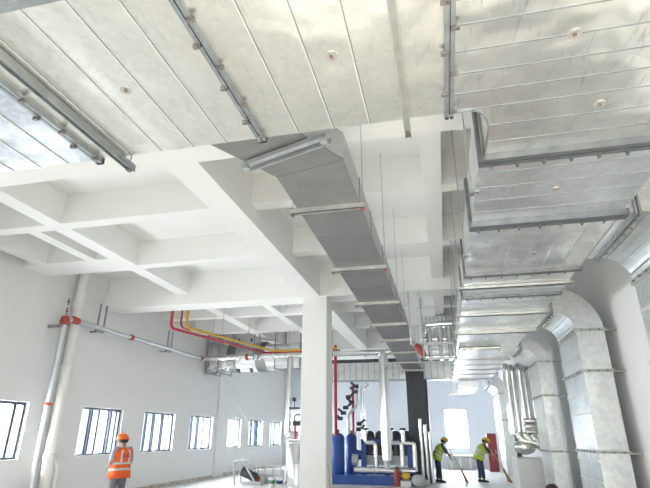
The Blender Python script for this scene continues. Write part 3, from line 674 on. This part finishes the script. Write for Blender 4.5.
t = thing('fire_extinguisher', 'red fire extinguisher standing in front of the silver header pipe', 'fire extinguisher', (-1.78, 18.7, 0))
part(MB().tube([(-1.78, 18.7, 0), (-1.78, 18.7, .02), (-1.78, 18.7, .44), (-1.78, 18.7, .53), (-1.78, 18.7, .56)], [.085, .10, .10, .06, .03], 18), 'cylinder', 'redc', t)
part(MB().tube([(-1.78, 18.7, .55), (-1.78, 18.7, .62)], .025, 8).bar((-1.80, 18.7, .62), (-1.66, 18.7, .66), .03, .02), 'valve_head', 'dark', t)
part(MB().tube(bend([(-1.76, 18.7, .6), (-1.64, 18.66, .5), (-1.66, 18.64, .2)], .05), .014, 8), 'hose', 'dark', t)
o = MB().ell((-1.48, 18.75, .325), (.16, .13, .13)).build('yellow_bag', 'yellowbag'); tag(o, 'small yellow bag beside the fire extinguisher', 'bag')
o = MB().box(-1.66, -1.3, 18.62, 18.9, 0, .19).build('carton', 'whitepipe', bevel=.01); tag(o, 'low carton under the yellow bag', 'box')
o = MB().ell((-1.05, 18.7, .2), (.25, .18, .2)).ell((-.85, 18.8, .12), (.18, .14, .12)).build('rubble_sack', 'mgrey', bevel=.0); tag(o, 'slumped grey sack on the floor at the right end of the blue skid', 'sack')
# silver uprights standing by the dark duct leg
for k, (x, y, zt) in enumerate(((-.92, 19.6, 2.2), (-.76, 19.8, 2.0), (-.60, 19.7, 1.75))):
    t = thing('loose_pipe', ['tallest left', 'middle', 'shortest right'][k] + ' one of three silver pipes standing beside the dark duct leg', 'pipe', (x, y, 0), 'loose silver pipes')
    part(MB().tube([(x, y, 0), (x, y, zt)], .055, 12), 'pipe', 'alu', t)
    part(MB().tube([(x, y, zt-.02), (x, y, zt+.03)], .066, 12), 'end_cap', 'pipe', t)

# pipe rack behind the trunk duct
t = thing('pipe_rack', 'rack of shiny clad pipes between the grey duct and the trunk duct', 'pipes', (0, 13, 3.5))
part(MB().tube(bend([(-.34, 13.5, 4.30), (-.34, 13.0, 4.36), (.44, 13.0, 4.38)], .1), .085, 14), 'pipe', 'alu', t)
part(MB().tube([(-.36, 13.25, 4.02), (.44, 13.25, 4.02)], .06, 12), 'pipe', 'alu', t)
part(MB().tube([(-.36, 13.6, 3.62), (.44, 13.6, 3.62)], .06, 12), 'pipe', 'alu', t)
for x in (-.24, .04, .28):
    part(MB().tube([(x, 13.1, 4.36), (x, 13.1, 3.9)], .075, 12), 'stub', 'alu', t)
    part(MB().tube([(x, 13.4, 3.95), (x, 13.4, 3.5)], .05, 12), 'stub', 'alu', t)
for z in (3.86, 3.48): part(MB().box(-.42, .44, 12.9, 12.95, z-.025, z+.025), 'angle_bar', 'pale', t)
for x in (-.4, .40): part(MB().box(x-.02, x+.02, 12.9, 12.94, 3.46, 5.32), 'drop_strut', 'channel', t)
t = thing('red_valve', 'orange red elbow valve left of the pipe rack', 'valve', (-.5, 13.3, 3.7))
part(MB().tube([(-.62, 13.3, 3.90), (-.5, 13.3, 3.78), (-.40, 13.3, 3.58)], [.08, .11, .08], 12), 'body', 'redc', t)
part(MB().tube([(-.70, 13.3, 3.90), (-.58, 13.3, 3.90)], .035, 8), 'stem', 'pipe', t)
# ribbed cross ducts farther down the hall
def ribduct(x0, x1, y, z0, z1, lab, mt='galvs', d=.5, st=.28):
    t = thing('cross_branch_duct', lab, 'duct', ((x0+x1)/2, y, z0))
    part(MB().box(x0, x1, y, y+d, z0, z1), 'duct_shell', mt, t)
    x = x0+st
    while x < x1-.05:
        part(MB().box(x-.02, x+.02, y-.012, y, z0+.02, z1-.02), 'rib', 'pale', t); x += st
    part(MB().box(x0, x1, y-.02, y+d+.02, z0-.04, z0), 'bottom_flange', 'flange', t)
ribduct(-5.2, .42, 22.6, 3.98, 4.74, 'ribbed galvanised duct crossing the hall at the far end')
ribduct(-.62, .40, 16.0, 4.6, 5.28, 'short ribbed galvanised duct between grey duct and trunk', st=.13)
t = thing('cable_ladder', 'dark cable ladder hung before the far cross duct', 'cable tray', (-2, 21.6, 4.6))
part(MB().box(-4.8, .42, 21.6, 21.64, 4.66, 4.76).box(-4.8, .42, 21.95, 21.99, 4.66, 4.76), 'side_rail', 'dgrey', t)
for x in (-4.6, -2.4, .3): part(MB().tube([(x, 21.8, 4.68), (x, 21.8, ceil_z(x, 21.8))], .01, 6), 'rod', 'rod', t)
for k in range(12): part(MB().box(-4.7+k*.44, -4.66+k*.44, 21.64, 21.95, 4.67, 4.71), 'rung', 'dgrey', t)
# silver pipes and foil fittings at right
t = thing('pipe_bundle', 'bundle of tall shiny clad pipes beside the third drop duct', 'pipes', (2.3, 16.4, 1.5))
for x, y, zb in ((1.92, 16.0, 1.7), (2.10, 16.25, 1.55), (2.28, 16.0, 1.5), (2.45, 16.3, 1.85), (2.62, 16.0, 1.9)):
    part(MB().tube(bend([(x+.1, y+.6, 3.62), (x, y, 3.60), (x, y, zb)], .15), .112, 16), 'pipe', 'alu', t)
for k in range(3):
    part(MB().tube(bend([(2.0+k*.2, 15.85, 1.72-k*.05), (2.1+k*.2, 15.8, 1.5), (2.5+k*.1, 15.8, 1.45-k*.08)], .15), .11, 14), 'foil_elbow', 'foil', t)
for z in (2.05, 1.9, 1.75): part(MB().tube([(2.2, 15.82, z), (2.75, 15.82, z)], .07, 12), 'foil_tee', 'foil', t)
part(MB().ell((2.15, 15.85, 1.35), (.3, .2, .2)), 'foil_bulb', 'foil', t)
t = thing('pump_plinth', 'white plinth below the shiny pipe bundle', 'plinth', (2.3, 16.4, 0))
part(MB().box(1.86, 2.8, 15.75, 17.0, 0, 1.05), 'body', 'white', t, bevel=.03)
part(MB().box(1.80, 2.86, 15.7, 17.05, 0, .12), 'kerb', 'whitepipe', t, bevel=.02)
part(MB().box(1.90, 2.72, 15.74, 15.76, .2, .9), 'front_panel', 'whitepipe', t)
t = thing('hydrant_box', 'narrow dark red cabinet against the right wall near the end window', 'cabinet', (2.2, 27.6, .3))
part(MB().box(1.95, 2.4, 27.3, 27.8, 0, 1.75), 'body', 'rust', t, bevel=.02)
part(MB().box(1.98, 2.37, 27.27, 27.3, .1, 1.65), 'door', 'rust', t)
part(MB().box(2.30, 2.33, 27.24, 27.27, .8, 1.0), 'handle', 'pipe', t)
t = thing('packing_case', 'low grey packing case under the end window', 'case', (.6, 28.9, 0))
part(MB().box(-.05, 1.35, 28.6, 29.3, 0, .62), 'body', 'mgrey', t, bevel=.02)
for x in (.15, .6, 1.1): part(MB().box(x-.05, x+.05, 28.57, 28.6, .04, .58), 'batten', 'white', t)
part(MB().box(-.08, 1.38, 28.55, 29.33, .62, .68), 'lid', 'white', t)
t = thing('strip_lamp', 'short white strip lamp hanging near the end window', 'lamp', (.7, 27, 3.6))
part(MB().box(.35, 1.1, 26.9, 27.1, 3.62, 3.72), 'housing', 'white', t, bevel=.02)
for x in (.42, 1.03): part(MB().tube([(x, 27, 3.72), (x, 27, ZS-.004)], .01, 6), 'rod', 'rod', t)

# ------------------------------------------------------------------ people
def skin(name, V, Ed, R, mt, parent, sub=1, root=0):
    off = rootloc(parent)
    me = bpy.data.meshes.new(name); me.from_pydata([tuple(Vector(v)-off) for v in V], Ed, [])
    o = bpy.data.objects.new(name, me); COL.objects.link(o); o.parent = parent
    me.materials.append(M[mt])
    md = o.modifiers.new('skin', 'SKIN'); md.use_smooth_shade = True
    for i, r in enumerate(R):
        k = me.skin_vertices[0].data[i]; k.radius = r if isinstance(r, tuple) else (r, r); k.use_root = (i == root)
    s_ = o.modifiers.new('sub', 'SUBSURF'); s_.levels = sub; s_.render_levels = sub+1
    return o
def person(loc, heading, label, J, vest, legs, hat, shirt='shirt', print_=False):
    """J: joints in local space, x right, y forward, z up"""
    R = Matrix.Rotation(heading, 4, 'Z'); L = Vector(loc)
    W = lambda p: L + (R @ Vector(p))
    t = thing('person', label, 'person', loc)
    V = []; E_ = []; Rr = []
    def v(p, r, link=None):
        V.append(W(p)); Rr.append(r)
        if link is not None: E_.append((link, len(V)-1))
        return len(V)-1
    pe = v(J['pelvis'], (.125, .10)); wa = v(J['waist'], (.115, .09), pe); ch = v(J['chest'], (.135, .10), wa); ne = v(J['neck'], .052, ch)
    hd = Vector(J['head']); up_ = (hd-Vector(J['neck'])).normalized()
    h1 = v(hd - up_*.05, .072, ne); h2 = v(hd + up_*.03, .092, h1); v(hd + up_*.09, .06, h2)
    fwd = Vector(J.get('face', (0, 1, 0))).normalized()
    v(hd - up_*.015 + fwd*.115, .014, h1)                                   # nose
    for s_ in ('l', 'r'):
        sh = v(J['sh_'+s_], .058, ch); el = v(J['el_'+s_], .042, sh); wr = v(J['wr_'+s_], .029, el)
        a = (Vector(J['wr_'+s_])-Vector(J['el_'+s_])).normalized(); side = a.cross(Vector((0, 1, 0)))
        side = side.normalized() if side.length > .1 else Vector((1, 0, 0)); cu = side.cross(a).normalized()
        pw = Vector(J['wr_'+s_])+a*.07; pl = v(pw, .034, wr)
        for q, ln in ((-.030, .07), (-.010, .085), (.012, .08), (.030, .06)):
            k1 = v(pw+a*.035+side*q*1.2, .0095, pl); k2 = v(pw+a*(.035+ln*.5)+side*q*1.3+cu*.012, .009, k1); v(pw+a*(.03+ln*.8)+side*q*1.3+cu*.034, .008, k2)
        k1 = v(pw-a*.02+side*.05+cu*.01, .011, pl); v(pw+a*.025+side*.07+cu*.025, .0095, k1)
        hp = v(J['hip_'+s_], .088, pe); kn = v(J['kn_'+s_], .058, hp); an = v(J['an_'+s_], .04, kn)
        v(Vector(J['an_'+s_])+Vector((0, .12, -.05)), .034, an)
    skin('body', V, E_, Rr, 'skin', t)
    # trousers
    V, E_, Rr = [], [], []
    pe = v(J['pelvis'], (.15, .125)); v(Vector(J['pelvis'])*.6+Vector(J['waist'])*.4, (.145, .115), pe)
    for s_ in ('l', 'r'):
        hp = v(J['hip_'+s_], .108, pe); kn = v(J['kn_'+s_], .08, hp); v(Vector(J['an_'+s_])+Vector((0, 0, .02)), .068, kn)
    skin('trousers', V, E_, Rr, legs, t)
    V, E_, Rr = [], [], []
    wa = v(J['waist'], (.135, .11)); ch = v(J['chest'], (.155, .12), wa); v(Vector(J['neck'])*.85+Vector(J['chest'])*.15, .07, ch)
    for s_ in ('l', 'r'):
        sh = v(J['sh_'+s_], .078, ch); e = Vector(J['el_'+s_]); q = v(e*.55+Vector(J['sh_'+s_])*.45, .064, sh); v(e, .058, q)
    skin('shirt', V, E_, Rr, shirt, t)
    for s_ in ('l', 'r'):
        a = Vector(J['an_'+s_]); m = MB()
        m.loft([[W(a+Vector((math.cos(k*PI/6)*w_, y+math.sin(k*PI/6)*0, zc+math.sin(k*PI/6)*h_))) for k in range(12)] for y, w_, h_, zc in ((-.08, .035, .04, -.04), (-.03, .046, .055, -.028), (.06, .048, .045, -.04), (.14, .046, .034, -.05), (.19, .02, .018, -.065))])
        part(m, 'shoe', 'shoe', t)
    # vest: shell round the trunk
    P = [Vector(J['pelvis']), Vector(J['waist']), Vector(J['chest']), Vector(J['neck'])]
    def spine(u):
        u = max(0, min(2.999, u)); i = int(u); return P[i].lerp(P[i+1], u-i)
    def ring(u, rx, ry, n=28):
        c = spine(u); d = (spine(u+.05)-spine(u-.05)).normalized(); xa = Vector((1, 0, 0)); ya = d.cross(xa).normalized()
        out = []
        for k in range(n):
            a = 2*PI*k/n; ca, sa = math.cos(a), math.sin(a)
            out.append(W(c + xa*rx*math.copysign(abs(ca)**.8, ca) + ya*ry*math.copysign(abs(sa)**.8, sa)))
        return out
    prof = [(-.0, .215, .175), (.4, .205, .165), (1., .195, .155), (1.5, .205, .158), (2., .215, .158), (2.35, .205, .145), (2.6, .165, .12), (2.78, .105, .095)]
    lo = P[0]-(P[1]-P[0]).normalized()*.14
    rings = [[p + (R @ (lo-P[0])) for p in ring(0, .225, .185)]] + [ring(*q) for q in prof]
    vs = part(MB().loft(rings, caps=False), 'vest', vest, t)
    sd = vs.modifiers.new('thick', 'SOLIDIFY'); sd.thickness = .012; sd.offset = 1
    def prad(u):
        for (u0, a0, b0), (u1, a1, b1) in zip(prof, prof[1:]):
            if u0 <= u <= u1: f_ = (u-u0)/(u1-u0); return a0+(a1-a0)*f_, b0+(b1-b0)*f_
        return prof[-1][1:]
    for u in (.1, .95):
        rs = []
        for du in (0, .16, .32): a, b = prad(u+du); rs.append(ring(u+du, a+.018, b+.018))
        k = part(MB().loft(rs, caps=False), 'reflective_band', 'reflect', vs)
        k.modifiers.new('thick', 'SOLIDIFY').thickness = .004
    for sx in (-1, 1):
        m = MB(); n = 28
        idx = [19, 20] if sx < 0 else [22, 23]
        rs = []
        us = [1.27+k*.15 for k in range(10)]
        for u in us:
            a, b = prad(u); rg = ring(u, a+.018, b+.018); rs.append([rg[i] for i in idx])
        m.add([p for r in rs for p in r], [(2*i, 2*i+1, 2*i+3, 2*i+2) for i in range(len(rs)-1)])
        k = part(m, 'reflective_band', 'reflect', vs); k.modifiers.new('thick', 'SOLIDIFY').thickness = .004
    if print_:
        for u in (1.75, 1.95):
            for k in range(5):
                a, b = prad(u); c = spine(u); m = MB()
                xx = .0+(k-2)*.035
                c2 = W(c+Vector((xx, -b-.016, 0))); ex = R @ Vector((1, 0, 0))
                m.bar(c2-ex*.011, c2+ex*.011, .006, .022)
                part(m, 'back_print', 'rust', vs)
    # head gear and face
    xr = Vector((1, 0, 0)); m = MB()
    if hat:
        up2 = up_; rr = []
        for k in range(8):
            a = k/7*PI/2; r_ = .132*max(0, math.cos(a))**.75+.002; z_ = .115*math.sin(a)+.015
            rr.append([W(hd + up2*(.03+z_) + xr*r_*math.cos(b)*.93 + fwd*r_*math.sin(b)*1.08) for b in [2*PI*j/20 for j in range(20)]])
        hh = part(m.loft(rr), 'helmet', hat, t)
        br = [[W(hd + up2*z_ + xr*r_*math.cos(b) + fwd*(r_*math.sin(b)*1.08+(.045 if math.sin(b) > 0 else 0)*math.sin(b))) for b in [2*PI*j/20 for j in range(20)]] for r_, z_ in ((.130, .05), (.152, .04), (.152, .034), (.128, .034))]
        part(MB().loft(br, caps=False), 'brim', hat, hh)
        part(MB().tube([W(hd+up2*(.055+.118*math.sin(a))+fwd*.143*math.cos(a)) for a in [PI*k/12 for k in range(13)]], .012, 8), 'ridge', hat, hh)
    hr = [[W(hd + up_*z_ - fwd*.012 + xr*r_*math.cos(b) + fwd*r_*math.sin(b)*1.1) for b in [2*PI*j/18 for j in range(18)]] for r_, z_ in ([(.098, -.045), (.104, .0), (.106, .05)] + ([(.1, .08), (.075, .125), (.03, .145)] if not hat else [(.10, .07)]))]
    hr[0] = [p.lerp(W(hd - fwd*.06 - up_*.03), .35) for p in hr[0]]
    part(MB().loft(hr), 'hair', 'hair', t)
    for sx in (-1, 1):
        part(MB().ell(W(hd+xr*sx*.098-up_*.01), (.02, .02, .032), 8, 6), 'ear', 'skin', t)
        part(MB().ell(W(hd+xr*sx*.034+fwd*.098+up_*.012), (.012, .012, .008), 8, 6), 'eye', 'dark', t)
    part(MB().ell(W(hd+fwd*.085-up_*.062), (.024, .012, .007), 8, 6), 'mouth', 'rust', t)
    return W
STAND = dict(pelvis=(0, 0, .90), waist=(0, .01, 1.04), chest=(0, 0, 1.24), neck=(0, -.01, 1.40), head=(0, .03, 1.51),
  sh_l=(-.19, 0, 1.33), el_l=(-.25, -.02, 1.08), wr_l=(-.15, .17, 1.0), sh_r=(.19, 0, 1.33), el_r=(.25, .0, 1.06), wr_r=(.19, .18, .95),
  hip_l=(-.09, 0, .86), kn_l=(-.11, .03, .48), an_l=(-.12, 0, .085), hip_r=(.09, 0, .86), kn_r=(.11, .04, .48), an_r=(.12, .06, .085))
person((-6.97, 10.3, 0), math.radians(66), 'worker in orange helmet and orange vest with silver bands, seen from behind', STAND, 'orange', 'trouser', 'helmet', print_=True)
SWEEP = dict(STAND, waist=(0, .05, 1.03), chest=(0, .16, 1.20), neck=(0, .24, 1.34), head=(0, .31, 1.43), face=(0, .9, -.3),
  sh_l=(-.18, .19, 1.28), el_l=(-.22, .33, 1.05), wr_l=(-.08, .46, .98), sh_r=(.18, .19, 1.28), el_r=(.24, .36, 1.02), wr_r=(.10, .50, .85))
def broom(loc, heading, J, label):
    R = Matrix.Rotation(heading, 4, 'Z'); L = Vector(loc); W = lambda p: L + R @ Vector(p)
    a = W(Vector(J['wr_l'])+Vector((.0, .06, .2))); b = W(Vector((.24, .85, .42)))
    t = thing('broom', label, 'broom', (b.x, b.y, 0))
    part(MB().tube([a, b], .014, 8), 'handle', 'wood', t)
    d = (b-a).normalized(); e = b + d*.34; e.z = .02
    ex = R @ Vector((1, 0, 0)); m = MB()
    m.loft([[p + ex*w_*math.cos(k*PI/6) + (R @ Vector((0, 1, 0)))*.04*math.sin(k*PI/6) for k in range(12)] for p, w_ in ((b-d*.06, .03), (b.lerp(e, .35), .09), (e, .2))])
    part(m, 'brush', 'straw', t)
person((-.42, 20.8, 0), math.radians(-75), 'distant sweeper in lime vest left of the end window', SWEEP, 'lime', 'navy', 'yellowbag', shirt='navy')
broom((-.42, 20.8, 0), math.radians(-75), SWEEP, 'straw broom held by the left hand sweeper')
person((1.16, 21.3, 0), math.radians(-70), 'distant sweeper in lime vest right of the end window', SWEEP, 'lime', 'navy', 'yellowbag', shirt='navy')
broom((1.16, 21.3, 0), math.radians(-70), SWEEP, 'straw broom held by the right hand sweeper')
SQUAT = dict(pelvis=(0, -.12, .28), waist=(0, -.08, .42), chest=(0, .02, .58), neck=(0, .08, .715), head=(0, .13, .785), face=(0, .8, -.5),
  sh_l=(-.18, .03, .65), el_l=(-.24, .2, .44), wr_l=(-.12, .38, .36), sh_r=(.18, .03, .65), el_r=(.24, .2, .44), wr_r=(.12, .38, .36),
  hip_l=(-.1, -.1, .25), kn_l=(-.17, .26, .42), an_l=(-.15, .02, .085), hip_r=(.1, -.1, .25), kn_r=(.17, .26, .42), an_r=(.15, .02, .085))
person((1.61, 9.15, 0), math.radians(10), 'dark haired person squatting low by the second drop duct, only the crown in view', SQUAT, 'orange', 'trouser', None)
